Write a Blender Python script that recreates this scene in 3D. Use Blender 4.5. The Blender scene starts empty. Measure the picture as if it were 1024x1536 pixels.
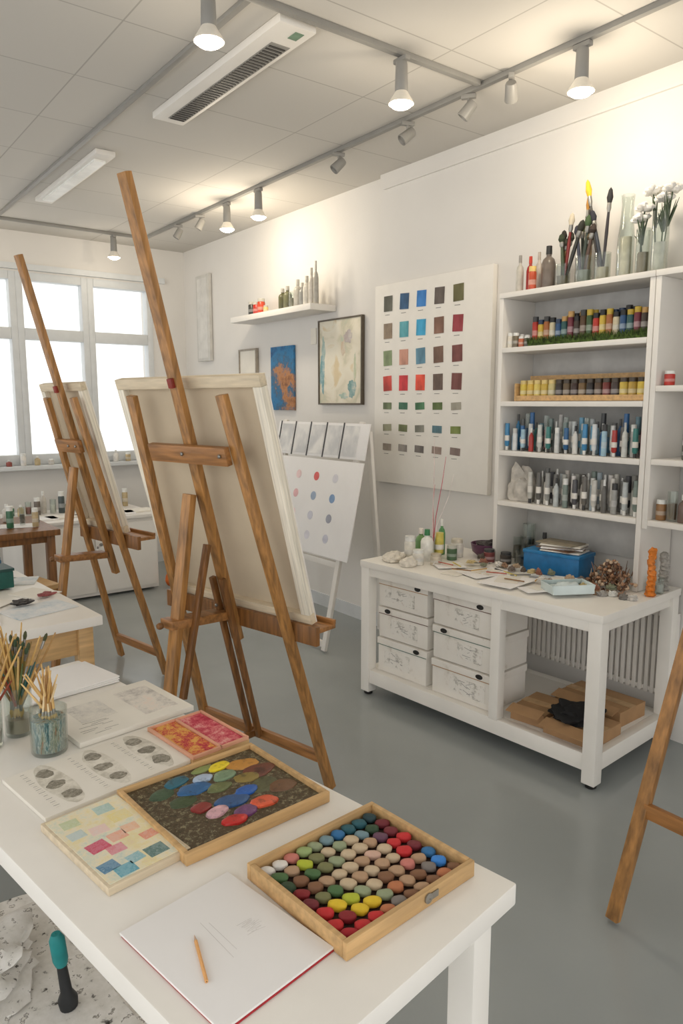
import bpy, bmesh, math, random
from mathutils import Vector, Matrix, noise
random.seed(7)
S=bpy.context.scene
COL=S.collection
R=random.uniform
def srgb(r,g,b):
    f=lambda c:(c/255/12.92 if c<=10.3 else ((c/255+.055)/1.055)**2.4)
    return (f(r),f(g),f(b),1)
# ---------------- materials ----------------
def _base(name):
    m=bpy.data.materials.new(name); m.use_nodes=True
    nt=m.node_tree; p=nt.nodes['Principled BSDF']
    tc=nt.nodes.new('ShaderNodeTexCoord'); mp=nt.nodes.new('ShaderNodeMapping')
    nt.links.new(tc.outputs['Object'],mp.inputs[0])
    return m,nt,p,mp
def mat(name,rgb,rough=.55,metal=0,var=.07,scale=12,st=(1,1,1),bump=0,bs=60):
    m,nt,p,mp=_base(name); N=nt.nodes; L=nt.links
    mp.inputs['Scale'].default_value=st
    nz=N.new('ShaderNodeTexNoise'); nz.inputs['Scale'].default_value=scale; nz.inputs['Detail'].default_value=4
    L.new(mp.outputs[0],nz.inputs['Vector'])
    rp=N.new('ShaderNodeValToRGB'); c=srgb(*rgb)
    e=rp.color_ramp.elements
    e[0].position=.3; e[1].position=.7
    e[0].color=tuple(max(0,x*(1-var*1.6)) for x in c[:3])+(1,)
    e[1].color=tuple(min(1,x*(1+var)) for x in c[:3])+(1,)
    L.new(nz.outputs['Fac'],rp.inputs[0]); L.new(rp.outputs[0],p.inputs['Base Color'])
    p.inputs['Roughness'].default_value=rough; p.inputs['Metallic'].default_value=metal
    if bump:
        n2=N.new('ShaderNodeTexNoise'); n2.inputs['Scale'].default_value=bs
        L.new(mp.outputs[0],n2.inputs['Vector'])
        b=N.new('ShaderNodeBump'); b.inputs['Strength'].default_value=bump; b.inputs['Distance'].default_value=.01
        L.new(n2.outputs['Fac'],b.inputs['Height']); L.new(b.outputs[0],p.inputs['Normal'])
    return m
def art(name,stops,scale=4,dist=0,detail=5,const=False,st=(1,1,1),rough=.7,off=(0,0,0),nr=.5,bump=0):
    m,nt,p,mp=_base(name); N=nt.nodes; L=nt.links
    mp.inputs['Scale'].default_value=st; mp.inputs['Location'].default_value=off
    nz=N.new('ShaderNodeTexNoise'); nz.inputs['Scale'].default_value=scale
    nz.inputs['Detail'].default_value=detail; nz.inputs['Distortion'].default_value=dist; nz.inputs['Roughness'].default_value=nr
    L.new(mp.outputs[0],nz.inputs['Vector'])
    rp=N.new('ShaderNodeValToRGB'); cr=rp.color_ramp
    if const: cr.interpolation='CONSTANT'
    cr.elements[0].position=stops[0][0]; cr.elements[0].color=srgb(*stops[0][1])
    cr.elements[1].position=stops[-1][0]; cr.elements[1].color=srgb(*stops[-1][1])
    for q,c in stops[1:-1]:
        e=cr.elements.new(q); e.color=srgb(*c)
    L.new(nz.outputs['Fac'],rp.inputs[0]); L.new(rp.outputs[0],p.inputs['Base Color'])
    p.inputs['Roughness'].default_value=rough
    if bump:
        b=N.new('ShaderNodeBump'); b.inputs['Strength'].default_value=bump; b.inputs['Distance'].default_value=.003
        L.new(nz.outputs['Fac'],b.inputs['Height']); L.new(b.outputs[0],p.inputs['Normal'])
    return m
def emis(name,rgb,st):
    m,nt,p,mp=_base(name)
    p.inputs['Base Color'].default_value=srgb(*rgb)
    p.inputs['Emission Color'].default_value=srgb(*rgb); p.inputs['Emission Strength'].default_value=st
    return m
def glass(name,rgb=(247,250,248),lo=.04,hi=.5):
    m,nt,p,mp=_base(name); N=nt.nodes; L=nt.links
    g=N.new('ShaderNodeBsdfGlossy'); g.inputs['Roughness'].default_value=.05
    lw=N.new('ShaderNodeLayerWeight'); lw.inputs['Blend'].default_value=.35
    mr=N.new('ShaderNodeMapRange'); mr.inputs['To Min'].default_value=lo; mr.inputs['To Max'].default_value=hi
    L.new(lw.outputs['Facing'],mr.inputs['Value'])
    t=N.new('ShaderNodeBsdfTransparent'); t.inputs[0].default_value=srgb(*rgb)
    mx=N.new('ShaderNodeMixShader')
    L.new(mr.outputs[0],mx.inputs[0])
    L.new(t.outputs[0],mx.inputs[1]); L.new(g.outputs[0],mx.inputs[2])
    L.new(mx.outputs[0],N['Material Output'].inputs[0])
    return m
def brick(name,base,line,w,h,mortar,rough=.8,off=0):
    m,nt,p,mp=_base(name); N=nt.nodes; L=nt.links
    b=N.new('ShaderNodeTexBrick'); b.offset=off; b.squash=1
    b.inputs['Scale'].default_value=1; b.inputs['Brick Width'].default_value=w; b.inputs['Row Height'].default_value=h
    b.inputs['Mortar Size'].default_value=mortar; b.inputs['Mortar Smooth'].default_value=.3
    c=srgb(*base)
    b.inputs['Color1'].default_value=c; b.inputs['Color2'].default_value=tuple(x*.97 for x in c[:3])+(1,)
    b.inputs['Mortar'].default_value=srgb(*line)
    L.new(mp.outputs[0],b.inputs['Vector']); L.new(b.outputs['Color'],p.inputs['Base Color'])
    p.inputs['Roughness'].default_value=rough
    return m
_cc={}
def cm(rgb,rough=.5):
    k=tuple(rgb)+(rough,)
    if k not in _cc: _cc[k]=mat('paint_colour',rgb,rough,var=.12,scale=30)
    return _cc[k]
WALL=mat('wall_paint',(226,223,218),.9,var=.02,scale=2,bump=.05,bs=180)
CEIL=brick('ceiling_tile',(204,200,193),(172,168,161),1.2,.6,.004,.9)
FLOOR=mat('grey_resin_floor',(154,159,158),.18,var=.06,scale=1.3,bump=.02,bs=90)
WHITE=mat('white_lacquer',(242,238,230),.42,var=.025,scale=5)
WHITE2=mat('white_shelf_paint',(234,230,223),.5,var=.025,scale=5)
FRAMEW=mat('window_white',(214,217,218),.5,var=.03)
WOOD=mat('honey_oak',(168,120,66),.4,var=.3,scale=6,st=(9,9,.9),bump=.15,bs=8)
WOODD=mat('dark_oak',(130,87,45),.4,var=.3,scale=6,st=(9,9,.9),bump=.15,bs=8)
WOODX=mat('oak_lengthwise',(160,110,60),.4,var=.28,scale=6,st=(.9,9,9),bump=.15,bs=8)
WOODL=mat('pale_pine_lengthwise',(204,166,114),.5,var=.14,scale=7,st=(1,9,9),bump=.1,bs=9)
PALE=mat('pale_stretcher_pine',(218,202,174),.6,var=.1,scale=8,st=(1,9,9),bump=.12,bs=12)
PALEV=mat('pale_stretcher_side',(238,230,212),.6,var=.15,scale=8,st=(16,16,.6),bump=.2,bs=10)
LINEN=mat('raw_linen',(206,190,164),.9,var=.06,scale=3,bump=.2,bs=400)
METAL=mat('grey_metal',(150,148,142),.35,.8,var=.05)
GREYP=mat('grey_powder_coat',(144,142,137),.45,var=.04)
DARK=mat('dark_metal',(40,38,36),.4,.3)
PAPER=mat('white_paper',(242,240,238),.8,var=.015,scale=5)
PAPERC=mat('cream_paper',(234,229,218),.8,var=.03,scale=8)
GLASS=glass('clear_glass')
PANE=glass('window_glass',(252,253,253),.02,.2)
BULB=emis('lit_bulb',(255,247,232),12)
CARD=mat('cardboard',(176,138,98),.8,var=.08)
BLACK=mat('black_cloth',(22,22,24),.8)
INK=mat('graphite_marks',(120,118,114),.8,var=.4,scale=80)
# ---------------- mesh builder ----------------
class MB:
    def __init__(s): s.bm=bmesh.new(); s.mats=[]
    def _add(s,t,m,M=None):
        if m not in s.mats: s.mats.append(m)
        i=s.mats.index(m)
        for f in t.faces: f.material_index=i; f.smooth=True
        if M is not None: t.transform(M)
        me=bpy.data.meshes.new('t'); t.to_mesh(me); s.bm.from_mesh(me); bpy.data.meshes.remove(me); t.free()
        return s
    def box(s,c,size,m,rot=None,bev=.002,M=None):
        t=bmesh.new(); bmesh.ops.create_cube(t,size=1)
        bmesh.ops.scale(t,vec=Vector(size),verts=t.verts)
        if bev and min(size)>bev*3: bmesh.ops.bevel(t,geom=list(t.edges),offset=bev,segments=2,affect='EDGES',profile=.6)
        if M is None:
            M=Matrix.Translation(Vector(c))
            if rot: M=M@Matrix.Rotation(rot[2],4,'Z')@Matrix.Rotation(rot[1],4,'Y')@Matrix.Rotation(rot[0],4,'X')
        return s._add(t,m,M)
    def beam(s,p0,p1,w,d,m,hint=(1,0,0),bev=.003):
        p0=Vector(p0);p1=Vector(p1); z=(p1-p0); l=z.length; z.normalize()
        x=Vector(hint); x=(x-z*x.dot(z)).normalized(); y=z.cross(x)
        M=Matrix((x,y,z)).transposed().to_4x4(); M.translation=(p0+p1)/2
        return s.box(None,(w,d,l),m,bev=bev,M=M)
    def lathe(s,prof,m,c=(0,0,0),seg=20,M=None):
        t=bmesh.new(); rings=[]
        for r,z in prof:
            if r<1e-5: rings.append([t.verts.new((0,0,z))])
            else: rings.append([t.verts.new((r*math.cos(2*math.pi*i/seg),r*math.sin(2*math.pi*i/seg),z)) for i in range(seg)])
        for a,b in zip(rings,rings[1:]):
            for i in range(seg):
                j=(i+1)%seg
                if len(a)==1 and len(b)==1: continue
                if len(a)==1: t.faces.new((a[0],b[j],b[i]))
                elif len(b)==1: t.faces.new((a[i],a[j],b[0]))
                else: t.faces.new((a[i],a[j],b[j],b[i]))
        bmesh.ops.recalc_face_normals(t,faces=t.faces)
        T=Matrix.Translation(Vector(c))
        return s._add(t,m,T@M if M is not None else T)
    def tube(s,pts,rad,m,seg=8):
        pts=[Vector(p) for p in pts]; t=bmesh.new(); rings=[]
        if not isinstance(rad,(list,tuple)): rad=[rad]*len(pts)
        x=None
        for k,p in enumerate(pts):
            d=(pts[min(k+1,len(pts)-1)]-pts[max(k-1,0)]).normalized()
            if x is None: x=d.orthogonal().normalized()
            x=(x-d*x.dot(d)).normalized(); y=d.cross(x)
            rings.append([t.verts.new(p+rad[k]*(x*math.cos(2*math.pi*i/seg)+y*math.sin(2*math.pi*i/seg))) for i in range(seg)])
        for a,b in zip(rings,rings[1:]):
            for i in range(seg):
                j=(i+1)%seg; t.faces.new((a[i],a[j],b[j],b[i]))
        t.faces.new(rings[0][::-1]); t.faces.new(rings[-1])
        return s._add(t,m)
    def ell(s,c,size,m,rot=0,u=16,v=10,jit=0,flat=None):
        t=bmesh.new(); bmesh.ops.create_uvsphere(t,u_segments=u,v_segments=v,radius=1)
        for q in t.verts:
            if flat is not None:
                q.co.z=math.copysign(abs(q.co.z)**flat,q.co.z)
            n=1
            if jit: n=1+jit*noise.noise(q.co*1.7+Vector(c)*9)
            q.co=Vector((q.co.x*size[0]*n,q.co.y*size[1]*n,q.co.z*size[2]*n))
        return s._add(t,m,Matrix.Translation(Vector(c))@Matrix.Rotation(rot,4,'Z'))
    def pebble(s,size,m,seed):
        t=bmesh.new(); bmesh.ops.create_uvsphere(t,u_segments=20,v_segments=12,radius=1)
        for q in t.verts:
            d=q.co.copy()
            sx=math.copysign(abs(d.x)**.82,d.x); sy=math.copysign(abs(d.y)**.85,d.y); sz=math.copysign(abs(d.z)**.75,d.z)
            n=1+.16*noise.noise(d*1.2+Vector((seed,seed*.7,2)))
            q.co=Vector((sx*size[0]*n,sy*size[1]*n,(sz+1)*size[2]*(1+.1*noise.noise(d+Vector((3,seed,1))))))
        return s._add(t,m)
    def crumple(s,c,size,m,seed=0,amp=.45):
        t=bmesh.new(); bmesh.ops.create_icosphere(t,subdivisions=4,radius=1)
        for q in t.verts:
            d=q.co.copy(); w=d*1.6+Vector((seed,seed*2,seed))
            n=1+amp*(abs(noise.noise(w))*1.6-.4)+amp*.5*abs(noise.noise(w*2.7))
            zz=max(d.z,-.35)
            q.co=Vector((d.x*size[0]*n,d.y*size[1]*n,(zz+.35)*size[2]*(n if d.z>-.3 else 1)))
        return s._add(t,m,Matrix.Translation(Vector(c)))
    def blob(s,c,a,b_,h,m,rot=0,seed=0,seg=28,k0=.14):
        t=bmesh.new(); rings=[]
        for fr,fz in ((1.0,0),(.97,.7),(.86,1.0),(.55,1.12)):
            ring=[]
            for i in range(seg):
                q=2*math.pi*i/seg; k=1+k0*noise.noise(Vector((math.cos(q)*1.3,math.sin(q)*1.3,seed)))+k0*.4*noise.noise(Vector((math.cos(q)*3,math.sin(q)*3,seed)))
                ring.append(t.verts.new((a*fr*k*math.cos(q),b_*fr*k*math.sin(q),h*fz)))
            rings.append(ring)
        for A,B in zip(rings,rings[1:]):
            for i in range(seg):
                j=(i+1)%seg; t.faces.new((A[i],A[j],B[j],B[i]))
        v=t.verts.new((0,0,h*1.15))
        for i in range(seg): t.faces.new((rings[-1][i],rings[-1][(i+1)%seg],v))
        return s._add(t,m,Matrix.Translation(Vector(c))@Matrix.Rotation(rot,4,'Z'))
    def cloth(s,c,size,m,amp=.02,n=24,f=6,rot=0,seed=0):
        t=bmesh.new(); bmesh.ops.create_grid(t,x_segments=n,y_segments=n,size=.5)
        for q in t.verts:
            e=1-max(abs(q.co.x),abs(q.co.y))*1.0
            x,y=q.co.x*size[0],q.co.y*size[1]
            w=Vector((x*f,y*f,seed))
            q.co=Vector((x*(1+.12*noise.noise(w*.7)),y*(1+.12*noise.noise(w*.7+Vector((5,5,5)))),abs(noise.noise(w)+.5*noise.noise(w*2.3))*amp*e+.001))
        return s._add(t,m,Matrix.Translation(Vector(c))@Matrix.Rotation(rot,4,'Z'))
    def obj(s,name,parent=None,loc=(0,0,0),rz=0,label=None,cat=None,group=None,kind=None,rot=None):
        me=bpy.data.meshes.new(name); s.bm.to_mesh(me); s.bm.free()
        for m in s.mats: me.materials.append(m)
        me.set_sharp_from_angle(angle=math.radians(38))
        o=bpy.data.objects.new(name,me); COL.objects.link(o)
        return fin(o,parent,loc,rz,label,cat,group,kind,rot)
def fin(o,parent=None,loc=(0,0,0),rz=0,label=None,cat=None,group=None,kind=None,rot=None):
    o.location=loc; o.rotation_euler=rot if rot else (0,0,rz)
    if parent: o.parent=parent
    if label: o['label']=label
    if cat: o['category']=cat
    if group: o['group']=group
    if kind: o['kind']=kind
    return o
def E(name,label,cat,loc,rz=0,group=None,rot=None):
    o=bpy.data.objects.new(name,None); o.empty_display_size=.05; COL.objects.link(o)
    return fin(o,None,loc,rz,label,cat,group,None,rot)
def cp(o,loc,rz=0,rot=None,label=None):
    n=o.copy(); COL.objects.link(n); n.location=loc; n.rotation_euler=rot if rot else (0,0,rz)
    if label: n['label']=label
    for c in o.children:
        k=c.copy(); COL.objects.link(k); k.parent=n
    return n
def st(name,c,size,m,bev=0):
    return MB().box(c,size,m,bev=bev).obj(name,kind='structure')
# ---------------- room ----------------
H=3.08
st('floor',(.4,2.5,-.05),(5.95,9.2,.1),FLOOR)
st('ceiling',(.4,2.5,H+.05),(5.95,9.2,.1),CEIL)
b=MB(); b.box((3.42,5.5,H/2),(.2,3.3,H),WALL,bev=0); b.box((3.395,.9,H/2),(.25,6.0,H),WALL,bev=0)
b.obj('wall_right',kind='structure')
b=MB()
b.box((.4,7.1,.525),(5.95,.2,1.05),WALL,bev=0)
b.box((.4,7.1,(2.74+H)/2),(5.95,.2,H-2.74),WALL,bev=0)
b.box((3.16,7.1,1.895),(.43,.2,1.69),WALL,bev=0)
b.box((-2.05,7.1,1.895),(1.05,.2,1.69),WALL,bev=0)
b.obj('wall_back',kind='structure')
st('baseboard_right',(3.315,5.4,.05),(.012,3.1,.1),FRAMEW)
st('baseboard_back',(.4,6.992,.05),(5.8,.014,.1),FRAMEW)
st('trim_1',(3.262,.9,2.985),(.016,5.9,.016),WALL)
st('trim_2',(.6,6.98,2.78),(5.0,.04,.05),FRAMEW)
for k in range(7):
    xc=2.66-.625*k; b=MB()
    w=.625; z0,z1=1.05,2.74
    for sx in (-1,1): b.box((xc+sx*(w/2-.028),7.04,(z0+z1)/2),(.056,.1,z1-z0),FRAMEW,bev=.004)
    for z,h in ((z0+.045,.09),(z1-.035,.07),(2.21,.1)): b.box((xc,7.04,z),(w-.113,.1,h),FRAMEW,bev=.004)
    b.box((xc,7.05,(z0+z1)/2),(w-.1,.006,z1-z0-.1),PANE,bev=0)
    b.obj('window_%d'%(k+1),kind='structure')
st('trim_3',(.7,6.93,1.03),(4.6,.16,.035),FRAMEW,.004)
# ---------------- ceiling fittings ----------------
tracks=[((2.74,3.6,H-.0125),(.028,5.9,.024),'ceiling track rail running along the display wall'),
        ((1.6,2.53,H-.0125),(2.22,.028,.024),'ceiling track rail crossing the room'),
        ((1.3,6.55,H-.0125),(2.8,.028,.024),'ceiling track rail beside the windows'),
        ((1.50,4.2,H-.010),(.028,4.6,.018),'grey ceiling conduit beside the air vent')]
for c,s,l in tracks:
    MB().box(c,s,GREYP,bev=.003).obj('track_rail',label=l+', grey metal',cat='track',group='ceiling rails')
v=E('ceiling_air_vent','long white slotted ceiling air vent with grille','air vent',(1.735,3.18,H))
MB().box((0,0,-.018),(.17,1.22,.034),WHITE2,bev=.006).obj('housing',v)
MB().box((.02,-.45+.5,-.0355),(.09,1.0,.002),GREYP,bev=0).obj('grille_plate',v)
b=MB()
for i in range(38): b.box((.02,-.42+i*.026,-.0375),(.075,.011,.003),DARK,bev=0)
b.obj('grille',v,label='dark slotted grille')
MB().box((.03,-.545,-.0358),(.04,.06,.002),cm((110,140,116))).obj('energy_label',v,label='small green sticker')
v=E('ceiling_light_fixture','white linear ceiling light fixture, switched off','ceiling light',(1.66,5.15,H))
MB().box((0,0,-.016),(.12,1.3,.032),WHITE2,bev=.008).obj('housing',v)
MB().box((0,0,-.038),(.07,1.1,.012),mat('frosted_diffuser',(240,240,235),.3),bev=.004).obj('diffuser',v)
WSH=mat('white_shade',(238,232,220),.4)
def lamp(x,y,power,sc=.88,drop=0):
    o=E('track_lamp','grey track lamp with a flared glowing shade','lamp',(x,y,H-.026),group='lit ceiling lamps')
    MB().box((0,0,-.010),(.028,.08,.02),GREYP,bev=.004).obj('adapter',o)
    k=sc
    MB().lathe([(.001,-.018),(.026*k,-.018),(.029*k,-.03),(.032*k,-.135),(.028*k,-.14)],GREYP,seg=24).obj('lamp_body',o)
    MB().lathe([(.029*k,-.135),(.038*k,-.148),(.055*k,-.172),(.062*k,-.186),(.059*k,-.186),(.051*k,-.172),(.034*k,-.149),(.027*k,-.137)],WSH,seg=28).obj('lamp_shade',o)
    MB().ell((0,0,-.184),(.055*k,.055*k,.022),BULB,u=20,v=12).obj('bulb',o)
    l=bpy.data.lights.new('lamp_light','POINT'); l.energy=power; l.color=(1,.87,.68); l.shadow_soft_size=.07
    lo=bpy.data.objects.new('lamp_light',l); COL.objects.link(lo); lo.parent=o; lo.location=(0,0,-.285)
for x,y,p in ((1.325,2.53,2.5),(2.234,2.53,3),(2.74,1.99,9.5),(2.74,4.57,3),(2.74,5.02,11),(2.45,6.55,2),(1.2,6.55,2)): lamp(x,y,p)
def spot(x,y,rz,tilt):
    o=E('track_spotlight','small unlit grey cylindrical track spotlight','spotlight',(x,y,H-.026),rz,group='unlit track spots')
    MB().box((0,0,-.01),(.026,.07,.02),GREYP,bev=.003).lathe([(.007,-.02),(.007,-.05)],GREYP,seg=10).obj('bracket',o)
    M=Matrix.Translation((0,0,-.068))@Matrix.Rotation(tilt,4,'X')
    MB().lathe([(.001,.04),(.022,.04),(.026,.032),(.03,-.042),(.027,-.044),(.022,-.03),(.001,-.025)],GREYP,seg=20,M=M).obj('spot_head',o)
spot(2.74,2.62,.6,.7); spot(2.74,2.36,-.9,.9); spot(2.74,3.05,1.2,.9); spot(2.74,3.65,1.2,.8)
spot(2.74,5.45,1,.5); spot(2.74,5.85,1,.5)
# ---------------- near table ----------------
def table(name,label,loc,rz,X0,X1,Y0,Y1,h,top=.042,ap=.05,leg=.055,wm=WHITE,ins=.03,am=None):
    am=am or wm
    o=E(name,label,'table',loc,rz)
    MB().box(((X0+X1)/2,(Y0+Y1)/2,h-top/2),(X1-X0,Y1-Y0,top),wm,bev=.004).obj('tabletop',o)
    b=MB()
    for x in (X0+ins+leg/2,X1-ins-leg/2): b.box((x,(Y0+Y1)/2,h-top-ap/2),(.02,Y1-Y0-2*ins-2*leg,ap),am)
    for y in (Y0+ins+leg/2,Y1-ins-leg/2): b.box(((X0+X1)/2,y,h-top-ap/2),(X1-X0-2*ins-2*leg,.02,ap),am)
    b.obj('apron',o)
    for x in (X0+ins+leg/2,X1-ins-leg/2):
        for y in (Y0+ins+leg/2,Y1-ins-leg/2):
            MB().box((x,y,(h-top)/2),(leg,leg,h-top),am,bev=.003).obj('leg',o)
    return o
table('work_table','long white-painted work table covered with art supplies',(.975,.769,0),math.radians(8.86),-.60,0,0,1.66,.75)
TZ=.751
def flat(name,label,cat,c,size,rz,m,th=.012,z=TZ):
    return MB().box((0,0,th/2),(size[0],size[1],th),m,bev=.001).obj(name,None,(c[0],c[1],z),rz,label,cat)
# pastel box
rb=math.radians(4.5)
px=E('pastel_box','open shallow pine box filled with pebble-shaped pastels','pastel box',(.762,.949,TZ),rb)
W,D=.312,.268
def tray(parent,W,D,h,t,wm,bottom):
    MB().box((0,0,.004),(W-.002,D-.002,.006),bottom,bev=0).obj('base_panel',parent)
    b=MB()
    for s in (-1,1):
        b.box((0,s*(D/2-t/2),h/2),(W,t,h),wm,bev=.0015); b.box((s*(W/2-t/2),0,h/2),(t,D-2*t-.0005,h),wm,bev=.0015)
    b.obj('rim',parent)
tray(px,W,D,.031,.010,WOODL,mat('dark_box_lining',(74,54,44),.8))
b=MB(); b.lathe([(.009,0),(.009,.003),(.004,.004),(.001,.004)],METAL,M=Matrix.Rotation(math.pi/2,4,'X'),c=(.03,-.1345,.018),seg=14)
b.box((.045,-.1355,.018),(.02,.002,.012),METAL,bev=0); b.obj('clasp',px,label='small brass clasp')
Cn=dict(w=(236,230,222),pk=(206,126,114),lg=(156,176,116),ol=(124,124,82),be=(206,184,152),gb=(120,148,156),bl=(50,114,166),te=(44,96,106),dt=(40,66,70),
 gr=(78,112,68),ta=(184,150,118),yg=(184,194,56),sg=(152,162,128),dg=(52,76,52),ma=(118,40,48),br=(134,94,66),pu=(106,72,92),dr=(140,34,40),rd=(204,46,48),lp=(214,176,156),
 ye=(232,198,46),ob=(192,120,80),gy=(130,122,116),bw=(60,136,216),cr=(180,28,44))
rows=["w w pk lg sg gb bl te te dt","gr ta yg ol be sg be gb dg ma","dg br gr ol sg be be ta pu ma","dr br ta be be ta lp be rd rd","ma ol gr be ta be ta be rd ma","rd ye yg sg be br ta pk ta bl","rd dr ye ye sg ob ta br gy bw","cr rd rd ob gy br ta br ob br"]
cR=Matrix.Rotation(rb,3,'Z'); _pm={}
for r,row in enumerate(rows):
    for c,k in enumerate(row.split()):
        lx=-.1275+c*.0283+R(-.001,.001)+(.003 if r%2 else -.003); ly=.1085-r*.0309+R(-.001,.001)
        w=cR@Vector((lx,ly,0)); key=(k,random.randint(0,1))
        if key not in _pm:
            o=MB().pebble((.0150,.0108,.0082),cm(Cn[k],.65),len(_pm)*1.37).obj('pebble_pastel',None,(0,0,0),0,'smooth pebble-shaped pastel lying in a pine box','pastel','pebble pastels in the pine box'); _pm[key]=o
        else: o=cp(_pm[key],(0,0,0))
        o.location=(.762+w.x,.949+w.y,TZ+.0075)
        o.rotation_euler=(0,0,-.66+R(-.16,.16)); o.scale=(R(.92,1.04),R(.92,1.05),R(.9,1.1))
# paint tray
rb2=math.radians(3.5)
pt=E('paint_palette_tray','shallow wooden tray holding thick blobs of mixed paint','palette',(.686,1.33,TZ),rb2)
SPL=art('speckled_dark_paint',[(.36,(30,28,20)),(.44,(60,60,36)),(.49,(96,70,46)),(.53,(54,58,38)),(.575,(180,168,132)),(.60,(76,74,44)),(.64,(154,124,78)),(.7,(120,60,40))],scale=70,detail=15,off=(1,2,0),rough=.6,nr=.85,bump=.5)
tray(pt,.345,.305,.024,.010,WOODL,SPL)
MB().box((0,0,.0095),(.322,.282,.009),SPL,bev=0).obj('paint_bed',pt,label='crusted dark green and brown speckled paint')
blobs=[(-.1,.085,.032,.022,(56,84,60)),(-.08,.03,.034,.024,(60,80,50)),(.09,-.02,.044,.028,(84,86,56)),(.12,-.05,.036,.026,(110,76,50)),(.105,.088,.044,.026,(196,138,60)),(.118,.04,.044,.028,(110,58,44)),(.02,.125,.03,.013,(136,150,90)),(.08,.03,.032,.022,(140,120,60)),
(-.052,.112,.034,.020,(40,104,124)),(.01,.032,.032,.020,(104,112,70)),(-.035,.06,.042,.026,(40,98,150)),(.045,.068,.032,.021,(122,146,116)),(.058,.112,.032,.018,(236,212,40)),(.0,.088,.026,.017,(176,194,216)),
(.0,-.035,.040,.026,(44,86,136)),(.045,-.02,.030,.020,(30,92,172)),(-.062,-.018,.024,.018,(140,50,46)),(-.045,-.052,.028,.018,(216,170,178)),(.0,-.088,.03,.02,(110,66,110)),(-.035,-.1,.028,.018,(196,46,42)),(.05,-.082,.034,.022,(218,94,62))]
for i,(x,y,a,bb,c) in enumerate(blobs):
    dk=tuple(int(q*.66) for q in c); lt=tuple(min(255,int(q*1.08+12)) for q in c)
    MB().blob((x,y,.0135),a*.95,bb*.95,.0016+.00025*i,art('thick_paint',[(.34,dk),(.46,c),(.58,c),(.66,lt)],scale=38,detail=10,rough=.35,nr=.65,bump=.6),rot=R(-.3,.3),seed=i*1.7,k0=.18).obj('paint_blob',pt)
# watercolour board
wc=E('watercolour_study','small loose watercolour study on a pale board','painting',(.443,1.322,TZ+.0),math.radians(8))
MB().box((0,0,.008),(.168,.28,.016),PALE,bev=.001).obj('board',wc)
MB().box((0,0,.0165),(.155,.266,.001),art('watercolour_wash',[(.3,(176,196,196)),(.42,(218,222,204)),(.5,(238,228,200)),(.58,(236,222,170)),(.68,(232,210,190))],scale=14,detail=15,nr=.75),bev=0).obj('painted_sheet',wc)
for n,(x,y,a,c) in enumerate(((-.04,-.015,.034,(206,60,90)),(-.018,-.045,.028,(222,130,140)),(.004,-.008,.03,(238,170,140)),(.036,.002,.028,(240,186,146)),(-.055,-.085,.03,(70,124,160)),(-.036,-.114,.032,(86,160,180)),(-.006,-.094,.026,(140,186,192)),(.034,-.1,.034,(80,116,110)),(-.012,.036,.03,(238,206,194)),(.042,.054,.036,(236,218,144)),(-.044,.094,.03,(196,206,160)),(.03,.1,.032,(172,200,190)),(.05,-.045,.026,(232,150,120)),(-.052,.048,.028,(190,208,202)))):
    lt=tuple(int(q*.6+92) for q in c)
    MB().box((x,y,.0172),(a*1.15,a,.0004),art('brushed_patch',[(.36,c),(.48,lt),(.54,c),(.60,lt),(.68,(236,228,208))],scale=34,detail=15,nr=.85),rot=(0,0,R(-.12,.12)),bev=0).obj('colour_patch',wc)
# sketchbook with swatch strips
sk=E('sketchbook','open cream sketchbook with rows of smudged charcoal swatches','sketchbook',(.518,1.612,TZ),math.radians(8.5))
MB().box((0,0,.005),(.36,.225,.010),PAPERC,bev=.001).obj('pages',sk)
CH=art('charcoal_texture',[(.36,(84,80,70)),(.47,(124,119,106)),(.54,(166,160,146)),(.64,(214,208,194))],scale=45,detail=15,nr=.9,st=(1,2.2,1))
CH2=art('soft_smudge',[(.4,(196,190,176)),(.6,(230,225,213))],scale=30,detail=10,nr=.7)
for r in range(3):
    x0=-.115+r*.112
    MB().blob((x0+.016,.004,.0101),.032,.105,.0002,CH2,seed=r*3.3,k0=.12).obj('smudge',sk)
    for q in range(3):
        MB().blob((x0+.014+R(-.003,.003),.066-q*.062,.0104),.020*R(.9,1.1),.020*R(.9,1.15),.0003,CH,rot=R(-.2,.2),seed=r*5+q*2.3,k0=.28).obj('charcoal_swatch',sk)
for r in range(3):
    b=MB()
    for q in range(22): b.box((-.142+r*.112,.096-q*.0088,.0104),(.014*R(.6,1),.0005,.0004),CH2 if q%2 else INK,bev=0)
    b.obj('handwriting',sk,kind='stuff')
# red yellow diptych
dp=E('abstract_diptych','pair of crimson and yellow textured panels in one shallow wooden frame','painting',(.775,1.635,TZ),math.radians(6))
MB().box((0,0,.005),(.165,.22,.010),WOODL,bev=.001).obj('board',dp)
b=MB()
for x in (-.0785,0,.0785): b.box((x,0,.0145),(.006,.22,.009),mat('pink_stained_wood',(222,164,134),.5) if not b.mats else b.mats[0],bev=.001)
for y in (-.107,.107): b.box((0,y,.0145),(.151,.006,.009),b.mats[0],bev=.001)
b.obj('frame_slats',dp)
MB().box((-.039,0,.0125),(.07,.207,.003),art('red_yellow_paint',[(.36,(150,26,50)),(.46,(196,50,64)),(.51,(226,150,70)),(.55,(232,196,96)),(.6,(206,80,70)),(.68,(170,36,60))],scale=26,detail=15,nr=.88,bump=.5),bev=0).obj('painted_panel',dp)
MB().box((.039,0,.0125),(.07,.207,.003),art('pink_red_paint',[(.36,(150,20,46)),(.47,(196,48,76)),(.54,(224,130,130)),(.58,(236,186,172)),(.66,(190,44,70))],scale=26,detail=15,off=(3,3,3),nr=.88,bump=.5),bev=0).obj('painted_panel',dp)
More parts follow.
